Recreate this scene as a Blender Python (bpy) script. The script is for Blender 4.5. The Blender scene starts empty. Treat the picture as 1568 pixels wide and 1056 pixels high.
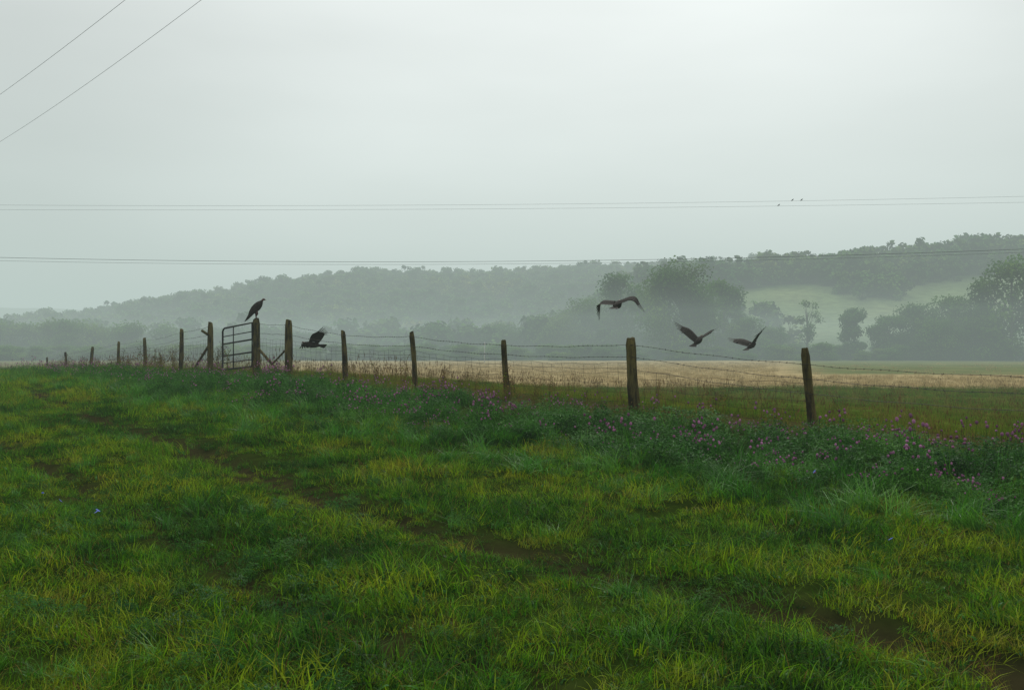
import bpy, math, random
import numpy as np
from mathutils import Vector, Matrix, Euler
random.seed(7); rng=np.random.default_rng(7)
scene=bpy.context.scene
F=1500.0; CX=784.0; HY=535.0; EYE=1.6
def W(px,py,d): return ((px-CX)/F*d, d, EYE+(HY-py)/F*d)

# ------------------------------------------------------------------ helpers
class MB:
    def __init__(s): s.v=[];s.f=[];s.m=[];s.a=[]
    def tube(s,pts,rad,n=6,mat=0,cap=True,sq=(1,1),att=0.5):
        pts=[Vector(p) for p in pts]
        if not hasattr(rad,'__len__'): rad=[rad]*len(pts)
        rings=[]
        up=Vector((0,0,1))
        for i,p in enumerate(pts):
            t=(pts[min(i+1,len(pts)-1)]-pts[max(i-1,0)])
            if t.length<1e-9: t=Vector((0,0,1))
            t.normalize()
            ref=up if abs(t.z)<0.9 else Vector((0,1,0))
            a=t.cross(ref).normalized(); b=a.cross(t).normalized()
            b0=len(s.v)
            for k in range(n):
                an=2*math.pi*k/n
                s.v.append(tuple(p+a*(math.cos(an)*rad[i]*sq[0])+b*(math.sin(an)*rad[i]*sq[1])))
                s.a.append(att)
            rings.append(b0)
        for i in range(len(rings)-1):
            for k in range(n):
                s.f.append((rings[i]+k,rings[i]+(k+1)%n,rings[i+1]+(k+1)%n,rings[i+1]+k)); s.m.append(mat)
        if cap:
            s.f.append(tuple(rings[0]+k for k in reversed(range(n)))); s.m.append(mat)
            s.f.append(tuple(rings[-1]+k for k in range(n))); s.m.append(mat)
    def poly(s,pts,mat=0,att=0.5):
        b=len(s.v); s.v+= [tuple(p) for p in pts]; s.a+=[att]*len(pts)
        s.f.append(tuple(range(b,b+len(pts)))); s.m.append(mat)
    def strip(s,L,R,mat=0,att=0.5):
        b=len(s.v)
        for l,r in zip(L,R): s.v.append(tuple(l)); s.v.append(tuple(r)); s.a+=[att,att]
        for i in range(len(L)-1):
            s.f.append((b+2*i,b+2*i+1,b+2*i+3,b+2*i+2)); s.m.append(mat)
    def mesh(s,name,mats,smooth=False):
        me=bpy.data.meshes.new(name); me.from_pydata(s.v,[],s.f)
        for m in mats: me.materials.append(m)
        me.polygons.foreach_set('material_index',s.m)
        at=me.attributes.new('bv','FLOAT','POINT'); at.data.foreach_set('value',s.a)
        if smooth: me.polygons.foreach_set('use_smooth',[True]*len(me.polygons))
        me.update(); return me
    def obj(s,name,mats,smooth=False,parent=None,loc=None,coll=None):
        o=bpy.data.objects.new(name,s.mesh(name,mats,smooth))
        (coll or scene.collection).objects.link(o)
        if parent: o.parent=parent
        if loc: o.location=loc
        return o
def empty(name,loc=(0,0,0)):
    o=bpy.data.objects.new(name,None); scene.collection.objects.link(o); o.location=loc; o.empty_display_size=.2; return o

# ------------------------------------------------------------------ materials
def newmat(name):
    m=bpy.data.materials.new(name); m.use_nodes=True; nt=m.node_tree; nt.nodes.clear(); return m,nt
def foliage(name,cols,scale=0.4,transl=0.3,gloss=0.0,detail=3,var=(0.55,1.45),pos=None,rough=0.4,rnd=.22):
    m,nt=newmat(name); N=nt.nodes; L=nt.links
    geo=N.new('ShaderNodeNewGeometry')
    nz=N.new('ShaderNodeTexNoise'); nz.inputs['Scale'].default_value=scale; nz.inputs['Detail'].default_value=detail
    L.new(geo.outputs['Position'],nz.inputs['Vector'])
    oi=N.new('ShaderNodeObjectInfo')
    ad=N.new('ShaderNodeMath'); ad.operation='MULTIPLY_ADD'; ad.inputs[1].default_value=rnd
    L.new(oi.outputs['Random'],ad.inputs[0]); 
    sub=N.new('ShaderNodeMath'); sub.operation='SUBTRACT'; sub.inputs[1].default_value=rnd/2
    L.new(nz.outputs[0],sub.inputs[0]); L.new(sub.outputs[0],ad.inputs[2])
    cr=N.new('ShaderNodeValToRGB'); e=cr.color_ramp.elements
    n=len(cols)
    for i,c in enumerate(cols):
        p=(pos[i] if pos else 0.3+0.4*i/(n-1))
        if i<2: el=e[i]; el.position=p
        else: el=e.new(p)
        el.color=(*c,1)
    L.new(ad.outputs[0],cr.inputs[0])
    at=N.new('ShaderNodeAttribute'); at.attribute_name='bv'
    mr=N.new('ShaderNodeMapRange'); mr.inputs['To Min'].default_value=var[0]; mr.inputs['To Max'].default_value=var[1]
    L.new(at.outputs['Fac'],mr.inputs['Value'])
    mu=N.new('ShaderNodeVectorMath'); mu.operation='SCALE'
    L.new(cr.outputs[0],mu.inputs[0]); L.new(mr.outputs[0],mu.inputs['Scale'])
    d=N.new('ShaderNodeBsdfDiffuse'); L.new(mu.outputs[0],d.inputs[0])
    out=N.new('ShaderNodeOutputMaterial'); last=d
    if transl>0:
        t=N.new('ShaderNodeBsdfTranslucent'); L.new(mu.outputs[0],t.inputs[0])
        mx=N.new('ShaderNodeMixShader'); mx.inputs[0].default_value=transl
        L.new(d.outputs[0],mx.inputs[1]); L.new(t.outputs[0],mx.inputs[2]); last=mx
    if gloss>0:
        g=N.new('ShaderNodeBsdfGlossy'); g.inputs['Roughness'].default_value=rough
        m2=N.new('ShaderNodeMixShader'); m2.inputs[0].default_value=gloss
        L.new(last.outputs[0],m2.inputs[1]); L.new(g.outputs[0],m2.inputs[2]); last=m2
    L.new(last.outputs[0],out.inputs[0])
    return m
def solid(name,c1,c2,scale=8,rough=.8,metal=0,stretch=(1,1,1),bump=0.3,spec=.25):
    m,nt=newmat(name); N=nt.nodes; L=nt.links
    tc=N.new('ShaderNodeTexCoord'); mp=N.new('ShaderNodeMapping'); mp.inputs['Scale'].default_value=stretch
    L.new(tc.outputs['Object'],mp.inputs[0])
    nz=N.new('ShaderNodeTexNoise'); nz.inputs['Scale'].default_value=scale; nz.inputs['Detail'].default_value=5
    L.new(mp.outputs[0],nz.inputs['Vector'])
    cr=N.new('ShaderNodeValToRGB'); cr.color_ramp.elements[0].position=.38; cr.color_ramp.elements[1].position=.62
    cr.color_ramp.elements[0].color=(*c1,1); cr.color_ramp.elements[1].color=(*c2,1)
    L.new(nz.outputs[0],cr.inputs[0])
    b=N.new('ShaderNodeBsdfPrincipled'); b.inputs['Roughness'].default_value=rough; b.inputs['Metallic'].default_value=metal
    b.inputs['Specular IOR Level'].default_value=spec
    L.new(cr.outputs[0],b.inputs['Base Color'])
    bp=N.new('ShaderNodeBump'); bp.inputs['Strength'].default_value=bump; bp.inputs['Distance'].default_value=.02
    L.new(nz.outputs[0],bp.inputs['Height']); L.new(bp.outputs[0],b.inputs['Normal'])
    out=N.new('ShaderNodeOutputMaterial'); L.new(b.outputs[0],out.inputs[0]); return m

M_lawn=foliage('lawn_grass_blades',[(.018,.068,.003),(.046,.165,.004),(.115,.250,.004),(.235,.305,.007),(.22,.20,.02)],scale=.6,transl=.4,gloss=.012,detail=6,pos=[.33,.43,.53,.64,.75],var=(.25,1.75),rnd=.26)
M_lush=foliage('lush_grass_blades',[(.034,.150,.009),(.060,.235,.014),(.12,.31,.022)],scale=.6,transl=.4,gloss=.03)
M_clover=foliage('clover_leaves',[(.014,.070,.008),(.028,.120,.013),(.060,.175,.018)],scale=.8,transl=.3,gloss=.014)
M_pink=foliage('clover_flower',[(.28,.11,.20),(.44,.20,.36)],scale=3,transl=.2)
M_blue=foliage('chicory_flower',[(.18,.22,.7),(.25,.3,.8)],scale=3,transl=.2)
M_dry=foliage('dry_grass_stems',[(.075,.075,.012),(.18,.125,.030),(.27,.17,.055)],scale=.5,transl=.3)
M_head=foliage('dry_seed_heads',[(.08,.040,.02),(.15,.068,.035)],scale=1,transl=.1)
M_mead=foliage('meadow_grass_blades',[(.055,.140,.005),(.10,.180,.007),(.18,.19,.018)],scale=.25,transl=.35)
M_straw=foliage('straw_crop',[(.35,.27,.12),(.46,.36,.18)],scale=.1,transl=.3)
M_bark=solid('tree_bark',(.03,.025,.02),(.07,.06,.045),4)
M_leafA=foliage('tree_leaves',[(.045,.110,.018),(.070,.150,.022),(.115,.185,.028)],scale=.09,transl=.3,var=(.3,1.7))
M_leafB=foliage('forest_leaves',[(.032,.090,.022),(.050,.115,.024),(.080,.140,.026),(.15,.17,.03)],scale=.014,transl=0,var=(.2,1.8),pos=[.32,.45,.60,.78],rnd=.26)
M_wood=solid('weathered_post_wood',(.020,.017,.008),(.115,.095,.032),12,.95,stretch=(1,1,.2),bump=.9,spec=.05)
M_wire=solid('rusty_wire',(.03,.025,.02),(.07,.06,.05),20,.6,.4)
M_steel=solid('gate_steel_tube',(.016,.018,.018),(.04,.042,.042),10,.5,.3)
M_cable=solid('power_cable',(.05,.05,.05),(.08,.08,.08),5,.7)
M_feather=solid('dark_feathers',(.010,.008,.007),(.034,.026,.020),14,.8,stretch=(1,4,1),bump=.5,spec=.1)
M_flight=solid('flight_feathers',(.018,.015,.013),(.045,.038,.032),18,.8,stretch=(3,1,1),spec=.1)
M_skin=solid('bare_head_skin',(.05,.018,.015),(.09,.03,.025),20,.6)
M_beak=solid('beak_horn',(.3,.26,.2),(.4,.35,.28),20,.4)

# ------------------------------------------------------------------ terrain
POST=[ # px, ytop, ybase, depth, radius, lean(px)
 (1240,533,655,16.0,.078,8),(970,518,625,18.6,.098,4),(776,521,610,21.5,.070,5),(633,508,588,24.8,.064,3),
 (527,506,573,28.5,.072,2),(442,490,574,31.0,.120,0),(392,488,567,33.5,.118,0),(322,494,569,35.5,.112,0),
 (277,504,556,38.5,.09,-1),(222,517,558,46,.075,1),(182,523,560,50,.07,0),(140,531,568,54,.08,-2),(101,539,571,60,.075,1),(72,547,568,76,.08,0)]
ctrl=[]
for p in POST:
    x,y,z=W(p[0],p[2],p[3]); ctrl.append((x,y,z))
ctrl+=[(0,0,0),(5,0,0),(-5,0,0),(0,-6,0),(0,6,0),(4,7,0),(-4,7,.03),(8,8,.05),(-10,10,.1),(-4,13,.25),(-8,17,.36),(-12,22,.36),(-16,30,.32),
 (-12,30,.5),(-20,38,.25),(-25,48,.1),(-35,60,-.4),(-45,80,-1),(0,13,.2),(3,12,.15),(-3,20,.5),(10,14,.15),(12,12,.1),(14,20,-.2),(8,22,-.1),
 (20,30,-.6),(5,30,-.25),(0,32,.0),(-3,36,.1),(10,45,-.85),(0,50,-.7),(-8,48,.0),(-14,60,-.4),(25,50,-.9),(0,70,-1.1),(-30,95,-1.2),(40,70,-1.1),(-60,60,-.5),(20,8,.1),(-20,10,.1),(-25,25,.25)]
ctrl=np.array(ctrl)
def ss(t): t=np.clip(t,0,1); return t*t*(3-2*t)
def n2(x,y,s,k=0):
    x=x/s;y=y/s
    x,y=x+.6*np.sin(y*.8+k),y+.6*np.sin(x*.7+2*k)
    return (np.sin(x*1.7+y*.9+k)+np.sin(-x*1.1+y*1.9+2.3*k)+np.sin(x*2.9-y*2.3+1.7*k)*.6+np.sin(x*4.7+y*4.1+k*.7)*.35+np.sin(-x*6.1+y*7.3+k)*.2)/3.15
RUT1=np.array([(2.6,4.8),(1,6.6),(-.8,8.4),(-2.6,10.8),(-4.4,13.5),(-7.5,17.5),(-11,23),(-14,29)])
RUT2=np.array([(1.2,3.2),(-.2,4.9),(-1.3,6.0),(-3,8.3),(-5.2,11.2),(-8.2,15),(-12,20.5),(-16,27)])
def pdist(x,y,P):
    d=np.full(x.shape,1e9)
    for (ax,ay),(bx,by) in zip(P[:-1],P[1:]):
        vx,vy=bx-ax,by-ay; t=np.clip(((x-ax)*vx+(y-ay)*vy)/(vx*vx+vy*vy),0,1)
        d=np.minimum(d,np.hypot(x-ax-t*vx,y-ay-t*vy))
    return d
def rutd(x,y):
    j=.16*n2(x,y,.6,3)
    return np.minimum(pdist(x,y,RUT1),pdist(x,y,RUT2)+.14)+j
P0=(7.9,13.3)
FL=[(40,-18),(13,8.6),P0]+[(W(p[0],p[2],p[3])[0],p[3]) for p in POST]+[(-62,125)]
FL=np.array(FL,float)
def fence_s(x,y):
    d=pdist(x,y,FL); fx=FL[::-1,0]; fy=FL[::-1,1]
    near=y<np.interp(x,fx,fy)
    return np.where(near,d,-d)
hfx=[-900,-450,-380,-329,-290,-242,-188,-128,-80,-38,10,46,88,124,190,300,600,2000]
hfz=[0,3,12,27,36,47,55,64,61,62,63,66,68,70,73,74,60,50]
hrx=[-500,0,25,45,68,110,144,179,214,231,252,272,400,900,2000]
hrz=[0,0,8,22,34,36,39,42,45,47,50,50,53,50,50]
def ground(x,y):
    x=np.asarray(x,float); y=np.asarray(y,float); sh=x.shape; X=x.ravel(); Y=y.ravel(); r=np.hypot(X,Y)
    z=np.full(X.shape,-1.1)
    near=r<170
    xs,ys=X[near],Y[near]; rs=r[near]
    s=2.2+.07*rs
    num=np.zeros(xs.shape); den=np.full(xs.shape,1e-6); num+=-1.1e-6
    for cx,cy,cz in ctrl:
        w=np.exp(-((xs-cx)**2+(ys-cy)**2)/(2*s*s)); num+=w*cz; den+=w
    zn=num/den
    b=ss((rs-70)/70); z[near]=zn*(1-b)-1.1*b
    near2=r<120
    z[near2]+=.035*n2(X[near2],Y[near2],1.7,1)+.025*n2(X[near2],Y[near2],.55,3)
    nr=(r<45)
    dr=rutd(X[nr],Y[nr])
    z[nr]-=.08*np.exp(-(np.maximum(dr,0)/.24)**2)
    h1=np.interp(X,hfx,hfz)*ss((Y-430)/470)
    h2=np.interp(X,hrx,hrz)*ss((Y-290)/230)
    h3=np.interp(X,[-3000,-1300,-950,-830,-740,-600,-300,0],[60,88,83,80,70,62,60,0])*ss((Y-1300)/600)
    h=np.maximum(np.maximum(h1,h2),h3)
    h=h+ (h>1)*1.8*n2(X,Y,34,2)*np.clip(h/10,0,1)
    z+=h
    return z.reshape(sh)
def gz(x,y): return float(ground(np.array([x]),np.array([y]))[0])

NA=720; R=np.concatenate([np.linspace(.4,3,10)[:-1],np.geomspace(3,60,150),np.geomspace(60,6000,150)[1:]])
A=np.linspace(0,2*np.pi,NA,endpoint=False)
RR,AA=np.meshgrid(R,A,indexing='ij'); GX=RR*np.cos(AA); GY=RR*np.sin(AA); GZ=ground(GX,GY)
nr=len(R)
V=np.stack([GX.ravel(),GY.ravel(),GZ.ravel()],1)
V=np.vstack([V,[[0,0,gz(0,0)]]])
i,j=np.meshgrid(np.arange(nr-1),np.arange(NA),indexing='ij')
a=i*NA+j; b=i*NA+(j+1)%NA
faces=np.stack([a.ravel(),(a+NA).ravel(),(b+NA).ravel(),b.ravel()],1).tolist()
c=len(V)-1
faces+=[(c,k,(k+1)%NA) for k in range(NA)]
me=bpy.data.meshes.new('ground'); me.from_pydata(V.tolist(),[],faces)
X,Y=V[:,0],V[:,1]; S=fence_s(X,Y)
col=np.tile(np.array([.024,.042,.005]),(len(V),1))
def blend(mask,c):
    global col
    mask=np.clip(mask,0,1)[:,None]; col=col*(1-mask)+np.array(c)*mask
rr=np.hypot(X,Y)
dr=rutd(X,Y)
blend(np.exp(-(np.maximum(dr,0)/.32)**2)*.85,(.034,.026,.013))
blend(ss((2.6-np.abs(S+.2))/1.5),(.05,.042,.014))
beyond=ss((-S-1.5)/2)
blend(beyond,(.07,.120,.012))
yf=beyond*ss((Y-64+1.5*n2(X,Y,14,2))/3)
blend(yf,(.40,.31,.15))
lb=yf*ss((-.21*Y-X)/8); blend(lb*.9,(.11,.12,.045))
rb=yf*ss((X-.27*Y)/8)*ss((Y-100-6*n2(X,Y,30,4))/12); blend(rb*.95,(.12,.15,.05))
st=yf*ss((n2(X/6,Y,5,8)-.15)/.3); blend(st*.35,(.24,.21,.085))
st=yf*ss((n2(X/9,Y,11,3)-.2)/.3)*ss((Y-90)/10); blend(st*.45,(.16,.17,.07))
blend(ss((Y-225)/30),(.09,.13,.04))
blend(ss((Y-340)/30),(.04,.075,.022))
past=ss((Y-345)/15)*(1-ss((Y-452)/8))*ss((X-92)/10)
blend(past,(.155,.215,.085))
blend((past>.5)*ss((n2(X,Y,18,6))/.6)*.35,(.21,.23,.10))
blend(ss((-Y-5)/20),(.06,.11,.02))
ca=me.color_attributes.new('gcol','FLOAT_COLOR','POINT'); ca.data.foreach_set('color',np.hstack([col,np.ones((len(V),1))]).ravel())
me.polygons.foreach_set('use_smooth',[True]*len(me.polygons))
mg,nt=newmat('meadow_ground'); N=nt.nodes; L=nt.links
at=N.new('ShaderNodeAttribute'); at.attribute_name='gcol'
geo=N.new('ShaderNodeNewGeometry')
nz=N.new('ShaderNodeTexNoise'); nz.inputs['Scale'].default_value=6; nz.inputs['Detail'].default_value=8; L.new(geo.outputs['Position'],nz.inputs['Vector'])
nz2=N.new('ShaderNodeTexNoise'); nz2.inputs['Scale'].default_value=.25; nz2.inputs['Detail'].default_value=6; L.new(geo.outputs['Position'],nz2.inputs['Vector'])
mul=N.new('ShaderNodeMath'); mul.operation='ADD'; L.new(nz.outputs[0],mul.inputs[0]); L.new(nz2.outputs[0],mul.inputs[1])
mr=N.new('ShaderNodeMapRange'); mr.inputs['From Min'].default_value=.65; mr.inputs['From Max'].default_value=1.35; mr.inputs['To Min'].default_value=.6; mr.inputs['To Max'].default_value=1.4
L.new(mul.outputs[0],mr.inputs['Value'])
sc=N.new('ShaderNodeVectorMath'); sc.operation='SCALE'; L.new(at.outputs['Color'],sc.inputs[0]); L.new(mr.outputs[0],sc.inputs['Scale'])
d=N.new('ShaderNodeBsdfDiffuse'); L.new(sc.outputs[0],d.inputs[0])
bp=N.new('ShaderNodeBump'); bp.inputs['Strength'].default_value=.6; bp.inputs['Distance'].default_value=.05; L.new(nz.outputs[0],bp.inputs['Height']); L.new(bp.outputs[0],d.inputs['Normal'])
out=N.new('ShaderNodeOutputMaterial'); L.new(d.outputs[0],out.inputs[0])
me.materials.append(mg); me.update()
go=bpy.data.objects.new('ground',me); scene.collection.objects.link(go)

# ------------------------------------------------------------------ GN scatter
def scatter(name,pts,rot,scl,idx,coll):
    me=bpy.data.meshes.new(name); me.from_pydata(np.asarray(pts).tolist(),[],[])
    a=me.attributes.new('rot','FLOAT_VECTOR','POINT'); a.data.foreach_set('vector',np.asarray(rot,np.float32).ravel())
    a=me.attributes.new('scl','FLOAT_VECTOR','POINT'); a.data.foreach_set('vector',np.asarray(scl,np.float32).ravel())
    a=me.attributes.new('idx','INT','POINT'); a.data.foreach_set('value',np.asarray(idx,np.int32))
    o=bpy.data.objects.new(name,me); scene.collection.objects.link(o)
    ng=bpy.data.node_groups.new(name+'_scatter','GeometryNodeTree')
    ng.interface.new_socket('Geometry',in_out='INPUT',socket_type='NodeSocketGeometry')
    ng.interface.new_socket('Geometry',in_out='OUTPUT',socket_type='NodeSocketGeometry')
    N=ng.nodes; L=ng.links
    gi=N.new('NodeGroupInput'); gout=N.new('NodeGroupOutput')
    ci=N.new('GeometryNodeCollectionInfo'); ci.inputs['Collection'].default_value=coll
    ci.inputs['Separate Children'].default_value=True; ci.inputs['Reset Children'].default_value=True
    ip=N.new('GeometryNodeInstanceOnPoints'); ip.inputs['Pick Instance'].default_value=True
    def na(n,t):
        x=N.new('GeometryNodeInputNamedAttribute'); x.data_type=t; x.inputs['Name'].default_value=n
        return [s for s in x.outputs if s.enabled and s.name=='Attribute'][0]
    L.new(gi.outputs[0],ip.inputs['Points']); L.new(ci.outputs[0],ip.inputs['Instance'])
    L.new(na('idx','INT'),ip.inputs['Instance Index']); L.new(na('rot','FLOAT_VECTOR'),ip.inputs['Rotation']); L.new(na('scl','FLOAT_VECTOR'),ip.inputs['Scale'])
    L.new(ip.outputs[0],gout.inputs[0])
    md=o.modifiers.new('scatter','NODES'); md.node_group=ng
    return o

def blade(mb,x,y,h,w,az,bend,mat=0,seg=3,att=.5):
    Lp=[];Rp=[]; dx,dy=math.cos(az),math.sin(az); fa=az+math.pi/2+random.uniform(-.7,.7)
    px,py=math.cos(fa)*w/2,math.sin(fa)*w/2
    for k in range(seg+1):
        t=k/seg; ww=(1-t**1.6)*1.0+.04
        o=bend*h*t*t; z=h*(t-.35*abs(bend)*t*t)
        Lp.append((x+dx*o-px*ww,y+dy*o-py*ww,z-.01)); Rp.append((x+dx*o+px*ww,y+dy*o+py*ww,z-.01))
    mb.strip(Lp,Rp,mat,att)
def mkcoll(name): return bpy.data.collections.new(name)
C=mkcoll('ground_plants_source')
def addsrc(coll,i,name,mb,mats,smooth=False): mb.obj(f'{i:02d}_{name}',mats,smooth,coll=coll)
U=random.uniform
def rdisk(R):
    a=U(0,6.283); r=R*math.sqrt(random.random()); return r*math.cos(a),r*math.sin(a)
for v in range(5):
    mb=MB(); lean=U(0,6.28)
    for _ in range(68):
        x,y=rdisk(.15); blade(mb,x,y,U(.03,.115)*(1.3 if v==4 else 1),U(.003,.0065),lean+random.gauss(0,1.1),U(.2,1.5),0,3,random.random())
    for _ in range(9):
        x,y=rdisk(.14); blade(mb,x,y,U(.02,.06),U(.010,.022),U(0,6.28),U(.8,1.6),1,3,random.random())
    for _ in range(5 if v%2 else 2):
        x,y=rdisk(.14); blade(mb,x,y,U(.04,.13),.0035,U(0,6.28),U(.5,1.5),2,3,random.random())
    addsrc(C,v,'lawn_tuft',mb,[M_lawn,M_clover,M_dry])
for v in range(3):
    mb=MB(); lean=U(0,6.28)
    for _ in range(60):
        x,y=rdisk(.13); blade(mb,x,y,U(.14,.36),U(.006,.012),lean+random.gauss(0,1.3),U(.4,1.5),0,5,random.random())
    addsrc(C,5+v,'lush_tuft',mb,[M_lush])
def leaflet(mb,c,az,tilt,s,att,mat=0):
    ax=Vector((math.cos(az),math.sin(az),tilt)); sd=Vector((-math.sin(az),math.cos(az),0)); c=Vector(c)
    mb.poly([c,c+ax*s*.5+sd*s*.38,c+ax*s,c+ax*s*.5-sd*s*.38],mat,att)
for v in range(4):
    mb=MB()
    for _ in range(85):
        x,y=rdisk(.2); h=U(.06,.28)*(1-((x*x+y*y)/.06)*.3); a0=U(0,6.28); at=random.random()
        s=U(.02,.036)
        for k in range(3): leaflet(mb,(x,y,h),a0+k*2.09,U(-.6,.35),s,at)
        if random.random()<.35: blade(mb,x,y,h,.003,a0,.05,0,1,.3)
    for _ in range(26):
        x,y=rdisk(.2); blade(mb,x,y,U(.16,.38),U(.004,.008),U(0,6.28),U(.2,1.2),2,4,random.random())
    if v>=2:
        for _ in range(4 if v==2 else 6):
            x,y=rdisk(.2); h=U(.28,.42)
            mb.tube([(x,y,h-.014),(x,y,h-.005),(x,y,h+.007),(x,y,h+.014)],[.005,.014,.013,.004],5,1,att=random.random())
            mb.tube([(x,y,0),(x,y,h-.01)],.0015,3,0)
    addsrc(C,8+v,'clover_clump',mb,[M_clover,M_pink,M_lush])
for v in range(3):
    mb=MB()
    for _ in range(44):
        x,y=rdisk(.2); blade(mb,x,y,U(.14,.46),U(.004,.007),U(0,6.28),U(.1,.9),random.choice([0,2,2]),4,random.random())
    for _ in range(10):
        x,y=rdisk(.15); h=U(.4,.72); az=U(0,6.28); b=U(.02,.35)
        blade(mb,x,y,h,.0045,az,b,0,4,random.random())
        ex,ey,ez=x+math.cos(az)*b*h,y+math.sin(az)*b*h,h*(1-.35*b)
        mb.tube([(ex,ey,ez-.08),(ex+.004,ey,ez-.04),(ex+.01,ey,ez+.01)],[.002,.007,.002],4,1 if random.random()<.6 else 0,att=random.random())
    addsrc(C,12+v,'dry_grass',mb,[M_dry,M_head,M_mead])
for v in range(3):
    mb=MB()
    for _ in range(5):
        x,y=rdisk(.16); h=U(.6,.95); lx,ly=U(-.15,.15),U(-.15,.15)
        mb.tube([(x,y,0),(x+lx*.4,y+ly*.4,h*.5),(x+lx,y+ly,h)],[.005,.004,.002],4,0,att=random.random())
        for k in range(8):
            t=U(.45,1); bx,by,bz=x+lx*t,y+ly*t,h*t; a=U(0,6.28); l=U(.05,.16)
            ex,ey,ez=bx+math.cos(a)*l,by+math.sin(a)*l,bz+l*.8
            mb.tube([(bx,by,bz),(ex,ey,ez)],.0018,3,0,att=.4)
            mb.tube([(ex,ey,ez-.010),(ex,ey,ez+.004),(ex,ey,ez+.016)],[.003,.010,.003],5,1,att=random.random())
        for k in range(16):
            t=U(.1,.8); a=U(0,6.28); c0=(x+lx*t,y+ly*t,h*t)
            leaflet(mb,c0,a,U(-.5,.4),U(.05,.09),random.random(),2 if random.random()<.5 else 0)
    addsrc(C,15+v,'dry_weed',mb,[M_dry,M_head,M_mead])
for v in range(2):
    mb=MB()
    for _ in range(60):
        x,y=rdisk(.28); blade(mb,x,y,U(.06,.20),U(.006,.01),U(0,6.28),U(.1,.9),0 if random.random()<.8 else 1,3,random.random())
    addsrc(C,18+v,'meadow_tuft',mb,[M_mead,M_dry])
mb=MB()
for _ in range(50):
    x,y=rdisk(.7); blade(mb,x,y,U(.25,.5),U(.015,.03),U(0,6.28),U(.0,.5),0,2,random.random())
addsrc(C,20,'straw_tuft',mb,[M_straw])
mb=MB(); mb.tube([(0,0,0),(.01,0,.12),(.02,0,.2)],.002,4,0)
for k in range(12):
    a=k*math.pi/6; cc=Vector((.02,0,.2)); ax=Vector((math.cos(a),math.sin(a)*.8,.3+.6*math.sin(a+4.7))); sd=Vector((-math.sin(a),math.cos(a),0))
    mb.poly([cc,cc+ax*.012+sd*.004,cc+ax*.02,cc+ax*.012-sd*.004],1,.7)
addsrc(C,21,'chicory',mb,[M_clover,M_blue])

def sample(n,r0,r1,power,half=.62,marg=2.5):
    u=rng.random(n); k=2-power
    y=(r0**k+u*(r1**k-r0**k))**(1/k)
    x=(rng.random(n)*2-1)*(half*y+marg); return x,y
PTS=[];ROT=[];SCL=[];IDX=[]
def put(x,y,idx,s,tilt=.12):
    z=ground(x,y); n=len(x)
    PTS.append(np.stack([x,y,z],1))
    ROT.append(np.stack([rng.normal(0,tilt,n),rng.normal(0,tilt,n),rng.random(n)*6.283],1))
    s=np.broadcast_to(s,(n,)); SCL.append(np.stack([s,s,s*rng.uniform(.75,1.3,n)],1)); IDX.append(idx)
x,y=sample(37000,2.6,62,1.2)
s=fence_s(x,y); dr=rutd(x,y)
keep=(s>4.6+.7*n2(x,y,1.3,2))|((y>34)&(s>1.2))
bare=np.exp(-(np.maximum(dr,0)/.24)**2)*np.clip(.5+.75*n2(x,y,.9,4),0,.92)
bare=np.maximum(bare,ss((n2(x,y,1.0,5)-.5)/.3)*.5)
keep&=(rng.random(len(x))>bare)
x,y,dr=x[keep],y[keep],dr[keep]
sc=rng.uniform(.65,1.5,len(x))*np.maximum(1,(y/13)**.45)*np.clip(1+.45*n2(x,y,.7,9),.5,1.6)*(1-.4*np.exp(-(dr/.4)**2))
put(x,y,rng.integers(0,5,len(x)),sc,.2)
x,y=sample(3400,3,40,1.3); s=fence_s(x,y); k=(s>5)&(n2(x,y,1.1,7)>.12)&(rutd(x,y)>.3); x,y=x[k],y[k]
put(x,y,rng.integers(5,8,len(x)),rng.uniform(.25,.58,len(x)),.25)
x,y=sample(2600,3,40,1.3); s=fence_s(x,y); k=(s>5)&(n2(x,y,.9,17)>.1); x,y=x[k],y[k]
put(x,y,rng.choice([12,13,8,9,8,9],len(x)),rng.uniform(.18,.36,len(x)),.35)
# dark broad-leaved tufts added to darken the near left, imitating lens vignetting
x,y=sample(1500,3,11,1.2); k=(x<-.12*y-.2)&(n2(x,y,.8,23)>-.15); x,y=x[k],y[k]
put(x,y,rng.choice([8,9],len(x)),rng.uniform(.25,.5,len(x)),.3)
# clover band
x,y=sample(13000,5,60,.9); s=fence_s(x,y); keep=(s>1.0+.5*n2(x,y,1.5,1))&(s<5.6+.9*n2(x,y,1.6,3)); x,y,s=x[keep],y[keep],s[keep]
fl=(n2(x,y,1.6,6)>-.2)
idx=np.where(fl&(rng.random(len(x))<.5),rng.integers(10,12,len(x)),rng.integers(8,10,len(x)))
put(x,y,idx,rng.uniform(.65,1.2,len(x))*np.clip(1.2-.08*np.abs(s-3.2)-.1,.5,1.15)*np.clip(1+.35*n2(x,y,.9,12),.6,1.4))
x,y=sample(8500,5,50,1.0); s=fence_s(x,y); keep=(s>1.2)&(s<7.0+.8*n2(x,y,1.2,3))&((n2(x,y,1.4,11)>.1)|(s>4.7)&(rng.random(len(x))<.5)); x,y=x[keep],y[keep]
put(x,y,rng.integers(5,8,len(x)),rng.uniform(.5,1.15,len(x)),.2)
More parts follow.
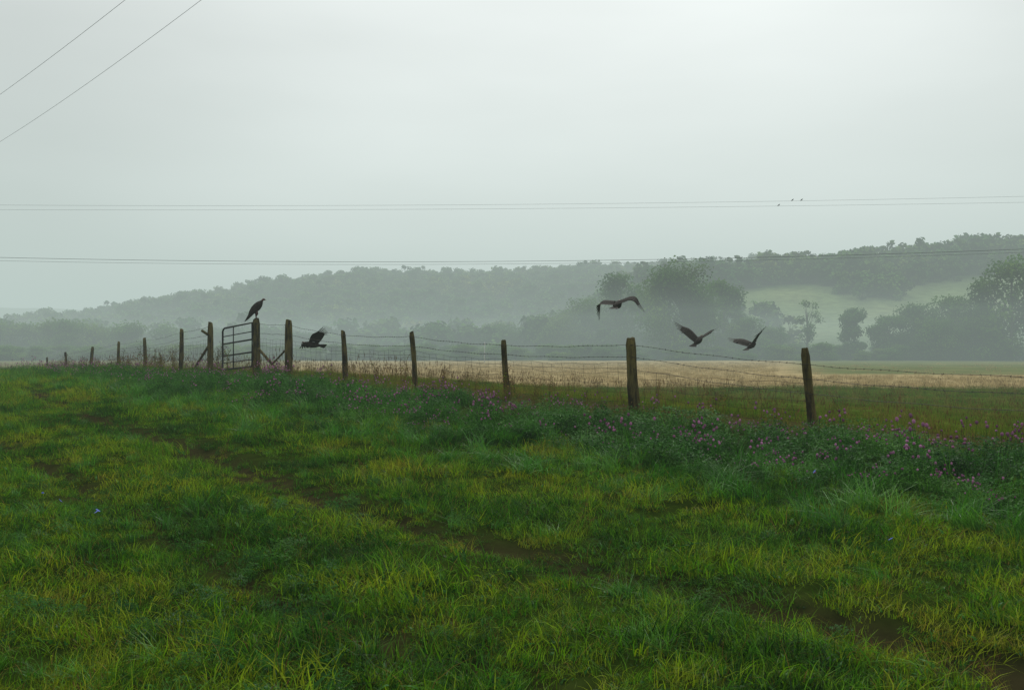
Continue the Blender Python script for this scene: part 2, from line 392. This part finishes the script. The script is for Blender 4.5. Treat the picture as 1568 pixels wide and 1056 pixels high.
# dry grass along fence
x,y=sample(17000,8,110,.75,.62,4); s=fence_s(x,y); keep=(s<1.8+.7*n2(x,y,1.4,1))&(s>-2.0+.8*n2(x,y,3,1)); 
keep&=(rng.random(len(x))<np.where(s<-.8,.6,.95)); x,y=x[keep],y[keep]
put(x,y,np.where(rng.random(len(x))<.3,rng.integers(18,20,len(x)),rng.integers(12,15,len(x))),rng.uniform(.45,1.0,len(x))*np.clip(y/26,.8,1.2)*np.clip(1+.3*n2(x,y,1.3,21),.7,1.3))
x,y=sample(2400,11,95,.9,.62,3); s=fence_s(x,y); keep=(s<.9)&(s>-1.0)&((n2(x,y,1.6,15)>.05)|(y>34)&(n2(x,y,4,15)>-.5)); x,y=x[keep],y[keep]
put(x,y,rng.integers(15,18,len(x)),rng.uniform(.45,1.0,len(x))*np.clip(y/30,.8,1.15))
# meadow beyond
x,y=sample(24000,12,68,.9,.62,4); s=fence_s(x,y); keep=(s<-1.2); x,y=x[keep],y[keep]
put(x,y,np.where(rng.random(len(x))<.08,rng.integers(12,15,len(x)),rng.integers(18,20,len(x))),rng.uniform(.45,.9,len(x))*np.maximum(.9,(y/28)**.5))
# straw crop
x,y=sample(14000,63,200,1.2,.6,10); s=fence_s(x,y); keep=(s<-4)&~((x>.27*y)&(y>98)&(rng.random(len(x))<.93))&~((x<-.21*y)&(rng.random(len(x))<.93))&(n2(x/9,y,11,3)<.35); x,y=x[keep],y[keep]
put(x,y,np.full(len(x),20),rng.uniform(.35,.8,len(x)))
fx=[];fy=[]
for px,py in [(82,808),(146,814),(150,817),(1363,858),(1255,752),(60,790)]:
    d=(EYE-.1)*F/(py-HY); fx.append((px-CX)/F*d); fy.append(d)
put(np.array(fx),np.array(fy),np.full(len(fx),21),np.full(len(fx),1.0))
scatter('grass_and_wildflowers',np.vstack(PTS),np.vstack(ROT),np.vstack(SCL),np.concatenate(IDX),C)

# ------------------------------------------------------------------ trees
def tree_mb(seed,h,w,nleaf,ls,crown0=.25,nlobe=16,shape='round',trunk=True):
    rs=np.random.default_rng(seed); mb=MB()
    cz=h*(crown0+1)/2; ch=h*(1-crown0)/2
    lobes=[]
    for k in range(nlobe):
        t=rs.random()*2-1
        if shape=='round': prof=math.sqrt(max(.05,1-abs(t)**2.3))
        elif shape=='wide': prof=math.sqrt(max(.05,1-max(0,t)**2))*(1 if t>0 else .95)
        else: prof=math.sqrt(max(.05,1-abs(t)**1.6))*.9
        a=rs.random()*6.283; rad=math.sqrt(rs.random())*.78*prof
        r=w*rs.uniform(.13,.25)
        z=min(cz+t*ch*.92,h-r*.7)
        lobes.append((math.cos(a)*rad*w/2,math.sin(a)*rad*w/2,z,r,rs.random()))
    if trunk:
        tr=h*.018+.05
        mb.tube([(0,0,-.6),(0,0,h*.15),(w*.01,0,h*.4),(w*.02,w*.01,h*.8)],[tr*1.3,tr,tr*.75,tr*.2],7,0)
        for lb in lobes:
            z0=max(h*crown0*.7,lb[2]*.6)
            mb.tube([(0,0,z0),(lb[0]*.5,lb[1]*.5,(z0+lb[2])/2+.2),(lb[0],lb[1],lb[2])],[tr*.4,tr*.25,tr*.08],4,0,cap=False)
    per=nleaf//nlobe
    for (lx,ly,lz,r,br) in lobes:
        n=int(per*(r/(w*.2))**2)
        for _ in range(n):
            d=rs.normal(size=3); d/=np.linalg.norm(d)
            rad=r*(rs.random()**.4)*rs.uniform(.85,1.25)
            c=np.array([lx,ly,lz])+d*rad*np.array([1,1,.8])
            nrm=d*.8+rs.normal(size=3)*.55+np.array([0,0,.35]); nrm/=np.linalg.norm(nrm)
            a=np.cross(nrm,rs.normal(size=3)); a/=np.linalg.norm(a); b=np.cross(nrm,a)
            s=ls*rs.uniform(.5,1.2); b=b*rs.uniform(.6,1)
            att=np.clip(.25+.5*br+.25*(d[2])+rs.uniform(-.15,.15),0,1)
            mb.poly([c-a*s,c-b*s*.8,c+a*s*.9,c+b*s],1,float(att))
    return mb
CF=mkcoll('forest_source')
specs=[(12,13,.05,'round'),(13,12,.05,'round'),(11,14,.05,'wide'),(13,11,.05,'round'),(11,12,.05,'wide')]
for k,(h,w,c0,sh) in enumerate(specs):
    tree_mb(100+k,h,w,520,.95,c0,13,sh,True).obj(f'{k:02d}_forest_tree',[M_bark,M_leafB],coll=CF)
def forest(name,x,y,smin,smax):
    z=ground(x,y)-.8; n=len(x); s=rng.uniform(smin,smax,n)*np.clip(1+.22*n2(x,y,17,5),.7,1.35)
    scatter(name,np.stack([x,y,z],1),np.stack([np.zeros(n),np.zeros(n),rng.random(n)*6.28],1),np.stack([s,s,s*rng.uniform(.85,1.15,n)],1),rng.integers(0,5,n),CF)
def jgrid(x0,x1,y0,y1,st):
    xs,ys=np.meshgrid(np.arange(x0,x1,st),np.arange(y0,y1,st)); xs=xs.ravel()+rng.uniform(-st*.5,st*.5,xs.size); ys=ys.ravel()+rng.uniform(-st*.5,st*.5,ys.size); return xs,ys
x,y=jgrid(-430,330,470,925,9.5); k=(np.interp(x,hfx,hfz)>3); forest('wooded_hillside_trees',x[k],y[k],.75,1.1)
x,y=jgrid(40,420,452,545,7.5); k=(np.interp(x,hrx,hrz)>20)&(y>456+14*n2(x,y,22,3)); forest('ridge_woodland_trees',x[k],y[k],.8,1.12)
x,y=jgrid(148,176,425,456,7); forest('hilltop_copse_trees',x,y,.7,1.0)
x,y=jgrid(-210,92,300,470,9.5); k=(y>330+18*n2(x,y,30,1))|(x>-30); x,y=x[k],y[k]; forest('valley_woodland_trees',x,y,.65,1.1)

def tree_at(name,px,pytop,d,wpx,seed,shape='round',nl=5200,c0=.18,leaf=None,nlobe=20):
    x=(px-CX)/F*d; z0=gz(x,d); h=EYE+(HY-pytop)/F*d-z0; w=wpx/F*d
    mb=tree_mb(seed,h,w,nl,leaf or (.012*h+.17),c0,nlobe,shape)
    o=mb.obj(name,[M_bark,M_leafA],loc=(x,d,z0)); return o
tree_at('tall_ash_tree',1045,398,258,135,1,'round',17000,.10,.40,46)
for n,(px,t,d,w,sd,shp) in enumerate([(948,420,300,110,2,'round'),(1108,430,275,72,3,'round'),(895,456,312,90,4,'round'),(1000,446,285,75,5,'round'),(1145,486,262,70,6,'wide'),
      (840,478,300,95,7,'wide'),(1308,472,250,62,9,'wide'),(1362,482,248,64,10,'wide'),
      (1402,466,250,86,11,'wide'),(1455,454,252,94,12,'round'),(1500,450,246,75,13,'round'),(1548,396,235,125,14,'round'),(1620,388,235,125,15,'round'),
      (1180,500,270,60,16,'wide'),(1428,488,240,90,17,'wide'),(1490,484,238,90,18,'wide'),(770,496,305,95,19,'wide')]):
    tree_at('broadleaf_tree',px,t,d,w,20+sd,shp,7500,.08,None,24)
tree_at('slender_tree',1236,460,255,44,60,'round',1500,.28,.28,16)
x=[];y=[]
for px in np.arange(-60,236,13): x.append((px+U(-4,4)-CX)/F*(290+U(-8,8))); y.append(290+U(-10,10))
CL=mkcoll('treeline_source')
for k,(h,w,c0,sh) in enumerate([(12,12,.05,'round'),(11,13,.04,'wide'),(12,12,.05,'wide')]):
    tree_mb(300+k,h,w,3000,.42,c0,20,sh).obj(f'{k:02d}_treeline_tree',[M_bark,M_leafA],coll=CL)
x=np.array(x);y=np.array(y); n=len(x); z=ground(x,y)-.4; s=rng.uniform(.82,1.05,n)
scatter('distant_treeline',np.stack([x,y,z],1),np.stack([np.zeros(n),np.zeros(n),rng.random(n)*6.28],1),np.stack([s,s,s],1),rng.integers(0,3,n),CL)
x=rng.uniform(-150,170,520); y=rng.uniform(235,285,520); z=ground(x,y)-.2; s=rng.uniform(.12,.38,520)
scatter('valley_scrub',np.stack([x,y,z],1),np.stack([np.zeros(520),np.zeros(520),rng.random(520)*6.28],1),np.stack([s*1.8,s*1.8,s],1),rng.integers(0,3,520),CL)

# ------------------------------------------------------------------ fence
fence=empty('wire_fence')
tops=[];bases=[]
def post(name,base,top,r,parent,seed):
    rs=np.random.default_rng(seed); mb=MB(); base=Vector(base);top=Vector(top); n=12; m=14
    bx,by=rs.uniform(-.03,.03,2); ph=rs.uniform(0,6.28,3)
    for i in range(m):
        t=i/(m-1); c=base.lerp(top,t)+Vector((bx,by,0))*math.sin(t*math.pi)
        rr=r*(1.10-.2*t)*(1+.05*math.sin(t*9+ph[0])+rs.uniform(-.02,.02))
        if i==m-1: rr*=.8
        for k in range(n):
            a=2*math.pi*k/n; q=rr*(1+.10*math.sin(2*a+ph[1])+.06*math.sin(5*a+ph[2])+rs.uniform(-.03,.03))
            mb.v.append((c.x+q*math.cos(a),c.y+q*math.sin(a),c.z+(rs.uniform(-.012,.012) if i==m-1 else 0)+(.25*r*math.cos(a+ph[0]) if i==m-1 else 0))); mb.a.append(.5)
    for i in range(m-1):
        for k in range(n):
            mb.f.append((i*n+k,i*n+(k+1)%n,(i+1)*n+(k+1)%n,(i+1)*n+k)); mb.m.append(0)
    mb.f.append(tuple((m-1)*n+k for k in range(n))); mb.m.append(0)
    return mb.obj(name,[M_wood],True,parent)
seq=[(1640,548,682,13.3,.08,3)]+POST
for k,(px,yt,yb,d,r,lean) in enumerate(seq):
    bx,by,_=W(px+lean,yb,d); bz=gz(bx,by)-.25
    t=W(px-lean,yt,d)
    post(f'fence_post_{k+1}',(bx,by,bz),t,r,fence,k); tops.append(Vector(t)); bases.append(Vector((bx,by,gz(bx,by))))
wires=MB(); barbs=MB(); meshw=MB()
for k in range(len(seq)-1):
    if k in (7,): continue
    a0,a1=bases[k],bases[k+1]; t0,t1=tops[k],tops[k+1]
    fr=[.80,.62,.44] if k<2 else [.92,.76,.6]
    for q,f in enumerate(fr):
        p0=a0.lerp(t0,f); p1=a1.lerp(t1,f if not(k==1) else (.92,.76,.6)[q]); ln=(p1-p0).length; n=14
        off=Vector((-.05,-.06,0))
        pts=[]
        for i in range(n+1):
            t=i/n; sag=.035*ln/4*4*t*(1-t)+.008*math.sin(t*17+k*3+q)
            p=p0.lerp(p1,t)+off; p.z-=sag; pts.append(p)
        wires.tube(pts,.0038,4,0)
        if q<2 and k<9:
            m=int(ln/.13)
            for i in range(m):
                t=(i+.5)/m*n; i0=min(int(t),n-1); p=pts[i0].lerp(pts[i0+1],t-i0)
                v=Vector((U(-1,1),U(-1,1),U(-1,1))).normalized()*.018; wdir=Vector((U(-1,1),U(-1,1),U(-1,1))).normalized()*.018
                barbs.tube([p-v,p+v],.003,3,0); barbs.tube([p-wdir,p+wdir],.003,3,0)
    if k>=1:
        hs=[.12,.24,.36,.48,.58] if k<2 else [.15,.28,.42,.55,.68]
        ln=(a1-a0).length; nv=max(4,int(ln/.3))
        grid=[]
        for f in hs:
            row=[]
            for i in range(nv+1):
                t=i/nv; p=a0.lerp(t0,f).lerp(a1.lerp(t1,f),t)+Vector((-.05,-.06,0)); p.z-=.05*4*t*(1-t)+.02*math.sin(i*1.7+k)
                row.append(p.copy())
            grid.append(row); meshw.tube(row,.0030,3,0)
        for i in range(nv+1): meshw.tube([grid[q][i]+Vector((.02*math.sin(i*2.1+q),0,0)) for q in range(len(hs))],.0028,3,0)
wires.obj('barbed_wire_strands',[M_wire],True,fence); barbs.obj('barbs',[M_wire],False,fence); meshw.obj('woven_wire',[M_wire],False,fence)
br=MB()
def Wv(px,py,d): return Vector(W(px,py,d))
br.tube([Wv(324,522,35.5),Wv(299,562,37.3)],.045,8,0); br.tube([Wv(318,512,35.4),Wv(309,506,35.2)],.05,8,0)
br.tube([Wv(396,534,33.4),Wv(428,570,32.6)],.045,8,0); br.tube([Wv(438,535,31),Wv(418,556,32)],.03,8,0)
br.obj('brace_poles',[M_wood],True,fence)
gate=empty('metal_farm_gate',W(386,563,33.5))
g0=Wv(386,563,33.5); org=g0.copy()
A0=Wv(386,561,33.45); A1=Wv(386,494,33.45); B0=Wv(341,566,34.7); B1=Wv(341,503,34.7)
fr=MB()
def L_(p,q,t): return p.lerp(q,t)
fr.tube([p-org for p in [A0,L_(A0,B0,.93),L_(L_(A0,B0,.97),L_(A1,B1,.97),.02),L_(B0,B1,.07),L_(B0,B1,.93),L_(L_(A1,B1,.97),L_(A0,B0,.97),.02),L_(A1,B1,.93),A1,A0]],.034,8,0)
fr.obj('frame',[M_steel],True,gate)
rl=MB()
for f in (.33,.62): rl.tube([L_(A0,A1,f)-org,L_(B0,B1,f)-org],.03,8,0)
for f in (.16,.80): rl.tube([L_(A0,A1,f)-org,L_(B0,B1,f)-org],.018,8,0)
rl.obj('rails',[M_steel],True,gate)
st=MB()
for f in (.62,): st.tube([L_(A0,B0,f)+Vector((0,-.03,0))-org,L_(A1,B1,f)+Vector((0,-.03,0))-org],.02,6,0)
st.obj('stays',[M_steel],True,gate)
hg=MB()
for f in (.2,.85):
    p=L_(A0,A1,f)-org; hg.tube([p,p+Vector((.14,.03,0))],.022,6,0)
hg.obj('hinges',[M_steel],True,gate)

# ------------------------------------------------------------------ birds
def wing_mb(mb,side,sh,a1,a2,sweep=0.,scale=1):
    al=.40
    def P(u,v,w=0):
        c1,s1=math.cos(a1),math.sin(a1); c2,s2=math.cos(a2),math.sin(a2)
        k=.12; n=6
        yy=zz=0
        if u<al-k: yy,zz=u*c1,u*s1
        else:
            yy,zz=(al-k)*c1,(al-k)*s1; L0=min(u,al+k)-(al-k)
            for i in range(n):
                am=a1+(a2-a1)*((i+.5)/n*L0/(2*k)); yy+=L0/n*math.cos(am); zz+=L0/n*math.sin(am)
            if u>al+k: yy+=(u-al-k)*c2; zz+=(u-al-k)*s2
        return (sh[0]+v-sweep*u, side*(sh[1]+yy), sh[2]+zz+w)
    NU,NV=22,5; top=[];bot=[]
    def edges(u):
        lead=.05+.09*math.sin(min(1,u/.40)*math.pi/2)-max(0,u-.44)*.35
        ch=.34+.07*math.sin(u/.6*math.pi)-max(0,u-.45)*.5+.016*abs(math.sin(u*55))
        return lead,lead-ch
    for layer in (0,1):
        g=[]
        for i in range(NU+1):
            u=.62*i/NU; l,t=edges(u); row=[]
            for j in range(NV+1):
                q=j/NV; th=.022*(1-q)**1.2*(1-u*.8)+.002
                cam=.045*math.sin(min(1,q*1.2)*math.pi)*(1-u)
                row.append(len(mb.v)); mb.v.append(P(u,l+(t-l)*q,cam+(th if layer==0 else -th))); mb.a.append(.5)
            g.append(row)
        for i in range(NU):
            for j in range(NV):
                f=(g[i][j],g[i+1][j],g[i+1][j+1],g[i][j+1]); mb.f.append(f if (layer==0)==(side>0) else f[::-1]); mb.m.append(0 if j<2 else 1)
        (top if layer==0 else bot).append(g)
    T,B=top[0],bot[0]
    for i in range(NU):
        for j in (0,NV):
            mb.f.append((T[i][j],B[i][j],B[i+1][j],T[i+1][j])); mb.m.append(0)
    for i in (NU,):
        for j in range(NV): mb.f.append((T[i][j],B[i][j],B[i][j+1],T[i][j+1])); mb.m.append(0)
    for k in range(8):
        ang=math.radians(4+k*11.5); l0=.56-.018*k; v0=.07-.028*k; ln=.38-.018*k+.02*math.sin(k*2)
        Lp=[];Rp=[]
        for s in range(7):
            t=s/6; u=l0+math.cos(ang)*ln*t; v=v0-math.sin(ang)*ln*t
            wd=.024*(1-.25*t)*(1 if s<6 else .35); pu,pv=math.sin(ang)*wd,math.cos(ang)*wd
            z=.03*t*t+.004*k
            Lp.append(P(u+pu,v+pv,z)); Rp.append(P(u-pu,v-pv,z+.006))
        mb.strip(Lp,Rp,1)
def flying(name,px,py,d,az,pitch,roll,L,Rr,scale=1.0):
    e=empty(name,W(px,py,d))
    body=MB()
    body.tube([(-.30,0,.0),(-.24,0,0),(-.12,0,-.01),(.02,0,-.02),(.14,0,-.01),(.22,0,.01),(.27,0,.02)],[.03,.06,.095,.115,.10,.055,.035],12,0,sq=(1,.9))
    body.obj('body',[M_feather],True,e)
    t=MB()
    for k in range(-4,5):
        a=math.radians(k*5); Lp=[];Rp=[]
        for s in range(4):
            q=s/3; r=.26*q; w=.024*(1 if s<3 else .5)
            cx,cy=-.24-r*math.cos(a),r*math.sin(a)+.008*k
            Lp.append((cx,cy-w,.002*k)); Rp.append((cx,cy+w,.002*k+.003))
        t.strip(Lp,Rp,0)
    t.obj('tail',[M_flight],False,e)
    h=MB(); h.tube([(.25,0,.02),(.29,0,.015),(.325,0,.02),(.355,0,.015),(.37,0,.01)],[.034,.028,.032,.026,.012],10,0); h.obj('head',[M_skin],True,e)
    b=MB(); b.tube([(.36,0,.012),(.385,0,.006),(.398,0,-.008)],[.012,.009,.002],6,0); b.obj('beak',[M_beak],True,e)
    for side,(a1,a2,sw),nm in ((1,L,'left_wing'),(-1,Rr,'right_wing')):
        w=MB(); wing_mb(w,side,(.09,.06,.04),math.radians(a1),math.radians(a2),sw); w.obj(nm,[M_feather,M_flight],True,e)
    e.rotation_euler=(Matrix.Rotation(math.radians(az),4,'Z')@Matrix.Rotation(-math.radians(pitch),4,'Y')@Matrix.Rotation(math.radians(roll),4,'X')).to_euler()
    e.scale=(scale,)*3
    return e
flying('flying_vulture',945,466,26,72,16,-4,(8,-82,.0),(16,-66,.0),1.0)
flying('flying_vulture',1069,521,33,54,26,2,(46,34,.1),(34,26,.1),1.0)
flying('flying_vulture',1151,528,36,46,24,-6,(24,16,.1),(44,32,.1),1.0)
flying('flying_vulture',478,527,33,214,8,26,(10,0,.1),(22,8,.1),1.0)

pt=tops[7]
pv=empty('perched_vulture',(pt.x,pt.y,pt.z+.01))
b=MB(); b.tube([(-.20,0,.10),(-.15,0,.17),(-.06,0,.27),(.03,0,.36),(.10,0,.44),(.15,0,.50),(.175,0,.535)],[.04,.075,.115,.125,.105,.065,.04],14,0,sq=(1,1)); b.obj('body',[M_feather],True,pv)
h=MB(); h.tube([(.165,0,.52),(.19,0,.56),(.215,0,.585),(.245,0,.585),(.27,0,.575)],[.042,.032,.036,.032,.016],10,0); h.obj('head',[M_skin],True,pv)
k=MB(); k.tube([(.262,0,.577),(.295,0,.568),(.305,0,.548)],[.014,.011,.003],6,0); k.obj('beak',[M_beak],True,pv)
w=MB()
for sd in (-1,1):
    w.tube([(.13,sd*.07,.47),(.08,sd*.115,.43),(-.02,sd*.125,.31),(-.14,sd*.105,.15),(-.26,sd*.06,-.01),(-.33,sd*.035,-.09)],[.04,.07,.085,.065,.035,.01],10,0,sq=(.45,1))
w.obj('folded_wings',[M_feather],True,pv)
t=MB()
for q in range(-3,4):
    Lp=[];Rp=[]
    for s in range(4):
        u=s/3; cx=-.18-.18*u; cz=.12-.24*u; cy=q*.014*(1+u*.8)
        Lp.append((cx,cy-.018,cz+.003*abs(q))); Rp.append((cx,cy+.018,cz+.003*abs(q)))
    t.strip(Lp,Rp,0)
t.obj('tail',[M_flight],False,pv)
l=MB()
for sd in (-1,1):
    l.tube([(-.01,sd*.05,.24),(.02,sd*.055,.14),(0,sd*.05,.06),(.01,sd*.05,.01)],[.06,.045,.016,.014],8,0)
    for a in (-.5,0,.5): l.tube([(.01,sd*.05,.012),(.01+.07*math.cos(a),sd*.05+.07*math.sin(a),.008)],.008,5,0)
    l.tube([(.01,sd*.05,.012),(-.04,sd*.05,.006)],.007,5,0)
l.obj('legs',[M_skin],True,pv)
pv.rotation_euler=(0,0,math.radians(18)); pv.scale=(1.12,)*3

sb=MB()
sb.tube([(-.11,0,.0),(-.06,0,.03),(-.02,0,.055),(.02,0,.085),(.04,0,.105),(.055,0,.12),(.075,0,.12)],[.012,.018,.032,.034,.024,.022,.006],8,0)
sb.tube([(0,.01,.05),(0,.01,0)],.004,4,0); sb.tube([(0,-.01,.05),(0,-.01,0)],.004,4,0)
sbm=sb.mesh('songbird',[M_feather],True)
def songbird(p,az,s=1.0):
    o=bpy.data.objects.new('songbird',sbm); scene.collection.objects.link(o); o.location=p; o.rotation_euler=(0,0,az); o.scale=(s,)*3

# ------------------------------------------------------------------ power lines
def powerline(name,pts3,d,r,x0,x1,poff=0):
    xs=[(p[0]-CX)/F*d for p in pts3]; zs=[EYE+(HY-p[1])/F*d for p in pts3]
    co=np.polyfit(xs,zs,2); mb=MB(); pts=[(x,d+poff,float(np.polyval(co,x))) for x in np.linspace(x0,x1,60)]
    mb.tube(pts,r,5,0); mb.obj(name,[M_cable],True); return co,pts
coA,pA=powerline('power_line',[(16,314),(784,313),(1552,301)],60,.0055,-52,48)
coB,pB=powerline('power_line',[(16,321),(784,319.5),(1552,310)],60.8,.0055,-52,48)
coC,pC=powerline('power_line',[(16,394.5),(784,400),(1552,382)],60,.011,-52,48)
coD,pD=powerline('power_line',[(16,399.5),(784,404),(1552,387)],60.8,.007,-52,48)
for px,co in ((1193,coB),(1214,coA),(1228,coA)):
    d=60.8 if co is coB else 60; x=(px-CX)/F*d; songbird((x,d,float(np.polyval(co,x))+.01),U(0,.6),.9)
def upole(x,y,ztop,arms,rot=0):
    e=empty('utility_pole',(x,y,gz(x,y))); h=ztop-gz(x,y)+.6
    m=MB(); m.tube([(0,0,-.8),(0,0,h*.5),(0,0,h)],[.17,.14,.11],12,0); m.obj('pole',[M_wood],True,e)
    m=MB()
    for z in arms:
        zz=z-gz(x,y)
        m.tube([(0,-.95,zz-.12),(0,1.0,zz-.12)],.06,4,0)
        for yy in (-.8,0.01,.8): m.tube([(0,yy,zz-.12),(0,yy,zz)],.035,6,0)
    m.obj('crossarms',[M_wood],False,e); e.rotation_euler=(0,0,rot)
upole(-52,60.4,pA[0][2],[pA[0][2],pC[0][2]]); upole(48,60.4,pA[-1][2],[pA[-1][2],pC[-1][2]])
for (xa,ya),(xb,yb) in (((-19.1,37.3),(-11.9,28.9)),((-23.4,45.7),(-9.5,28.9))):
    dx,dy=xb-xa,yb-ya; l=math.hypot(dx,dy); dx/=l;dy/=l
    mb=MB(); pts=[]
    for t in np.linspace(-28,46,40): pts.append((xa+dx*t,ya+dy*t,EYE+10.0+.0008*(t-9)**2-.05))
    mb.tube(pts,.006,5,0); mb.obj('power_line',[M_cable],True)
upole(-19.1-.65*28-2.2,37.3+.76*28+1.5,12.6,[12.6],.7); upole(13,2.5,12.6,[12.6],.7)
mp=MB(); p=W(742,545,200); mp.tube([(0,0,-1),(0,0,3.6)],.06,8,0); mp.tube([(0,0,3.6),(0,0,4.3)],[.10,.08],8,0)
mp.obj('marker_pole',[solid('white_paint',(.35,.35,.35),(.45,.45,.45),5)],True,loc=(p[0],200,gz(p[0],200)))

# ------------------------------------------------------------------ mist volumes
def mist(name,x0,x1,y0,y1,z0,z1,sig,J):
    mb=MB(); v=[(x0,y0,z0),(x1,y0,z0),(x1,y1,z0),(x0,y1,z0),(x0,y0,z1),(x1,y0,z1),(x1,y1,z1),(x0,y1,z1)]
    mb.v=v; mb.a=[.5]*8; mb.f=[(0,3,2,1),(4,5,6,7),(0,1,5,4),(1,2,6,5),(2,3,7,6),(3,0,4,7)]; mb.m=[0]*6
    m,nt=newmat(name+'_volume'); N=nt.nodes; L=nt.links
    ab=N.new('ShaderNodeVolumeAbsorption'); ab.inputs['Color'].default_value=(0,0,0,1); ab.inputs['Density'].default_value=sig
    em=N.new('ShaderNodeEmission'); em.inputs['Color'].default_value=(*J,1); em.inputs['Strength'].default_value=sig  # mist glows by itself, standing in for daylight scattered inside it
    ad=N.new('ShaderNodeAddShader'); L.new(ab.outputs[0],ad.inputs[0]); L.new(em.outputs[0],ad.inputs[1])
    out=N.new('ShaderNodeOutputMaterial'); L.new(ad.outputs[0],out.inputs['Volume'])
    mb.obj(name,[m])
mist('mist',-3500,3500,-3000,3500,-30,170,.00100,(.50,.60,.565))
mist('valley_mist',-900,900,140,1200,-20,12,.0014,(.46,.57,.53))

# ------------------------------------------------------------------ sky & sun
w=bpy.data.worlds.new('World'); scene.world=w; w.use_nodes=True; nt=w.node_tree; N=nt.nodes; L=nt.links; N.clear()
SE,SAZ=math.radians(42),math.radians(12)
sky=N.new('ShaderNodeTexSky'); sky.sky_type='NISHITA'; sky.sun_disc=False; sky.sun_elevation=SE; sky.sun_rotation=SAZ
sky.dust_density=5
hs=N.new('ShaderNodeHueSaturation'); hs.inputs['Saturation'].default_value=.15; L.new(sky.outputs[0],hs.inputs['Color'])
b1=N.new('ShaderNodeBackground'); b1.inputs['Strength'].default_value=.08; L.new(hs.outputs[0],b1.inputs[0])
tc=N.new('ShaderNodeTexCoord'); sx=N.new('ShaderNodeSeparateXYZ'); L.new(tc.outputs['Generated'],sx.inputs[0])
cr=N.new('ShaderNodeValToRGB'); L.new(sx.outputs['Z'],cr.inputs[0]); e=cr.color_ramp.elements
e[0].position=0; e[0].color=(.80,.86,.845,1); e[1].position=.28; e[1].color=(.93,.965,.96,1)
x_=e.new(1.0); x_.color=(1,1,1,1)
mp=N.new('ShaderNodeMapping'); mp.inputs['Scale'].default_value=(1.2,1.2,4.5); L.new(tc.outputs['Generated'],mp.inputs[0])
nz=N.new('ShaderNodeTexNoise'); nz.inputs['Scale'].default_value=1.6; nz.inputs['Detail'].default_value=4; nz.inputs['Roughness'].default_value=.45; L.new(mp.outputs[0],nz.inputs['Vector'])
mr=N.new('ShaderNodeMapRange'); mr.inputs['From Min'].default_value=.3; mr.inputs['From Max'].default_value=.7; mr.inputs['To Min'].default_value=.94; mr.inputs['To Max'].default_value=1.18; L.new(nz.outputs[0],mr.inputs['Value'])
dt=N.new('ShaderNodeVectorMath'); dt.operation='DOT_PRODUCT'; L.new(tc.outputs['Generated'],dt.inputs[0]); dv=Vector((.1,.96,.26)).normalized(); dt.inputs[1].default_value=dv
m2=N.new('ShaderNodeMapRange'); m2.interpolation_type='SMOOTHSTEP'; m2.inputs['From Min'].default_value=.84; m2.inputs['From Max'].default_value=1.0; m2.inputs['To Min'].default_value=.76; m2.inputs['To Max'].default_value=1.06; L.new(dt.outputs['Value'],m2.inputs['Value'])
mm=N.new('ShaderNodeMath'); mm.operation='MULTIPLY'; L.new(mr.outputs[0],mm.inputs[0]); L.new(m2.outputs[0],mm.inputs[1])
vs=N.new('ShaderNodeVectorMath'); vs.operation='SCALE'; L.new(cr.outputs[0],vs.inputs[0]); L.new(mm.outputs[0],vs.inputs['Scale'])
b2=N.new('ShaderNodeBackground'); b2.inputs['Strength'].default_value=1.0; L.new(vs.outputs[0],b2.inputs[0])
mxs=N.new('ShaderNodeMixShader'); mxs.inputs[0].default_value=.88; L.new(b1.outputs[0],mxs.inputs[1]); L.new(b2.outputs[0],mxs.inputs[2])
wo=N.new('ShaderNodeOutputWorld'); L.new(mxs.outputs[0],wo.inputs[0])
sl=bpy.data.lights.new('sun','SUN'); sl.energy=1.5; sl.angle=math.radians(12); sl.color=(1,.97,.90)
so=bpy.data.objects.new('sun',sl); scene.collection.objects.link(so)
sd=Vector((math.sin(SAZ)*math.cos(SE),math.cos(SAZ)*math.cos(SE),math.sin(SE))); so.rotation_euler=sd.to_track_quat('Z','Y').to_euler(); so.location=(0,0,50)

# ------------------------------------------------------------------ camera
cam=bpy.data.cameras.new('camera'); co=bpy.data.objects.new('camera',cam); scene.collection.objects.link(co)
cam.sensor_width=36; cam.lens=36*F/1568; cam.clip_start=.1; cam.clip_end=12000
co.location=(0,0,EYE); co.rotation_euler=(math.radians(90)+math.atan((HY-528)/F),0,0); scene.camera=co
scene.view_settings.view_transform='Standard'; scene.view_settings.look='None'; scene.view_settings.exposure=0
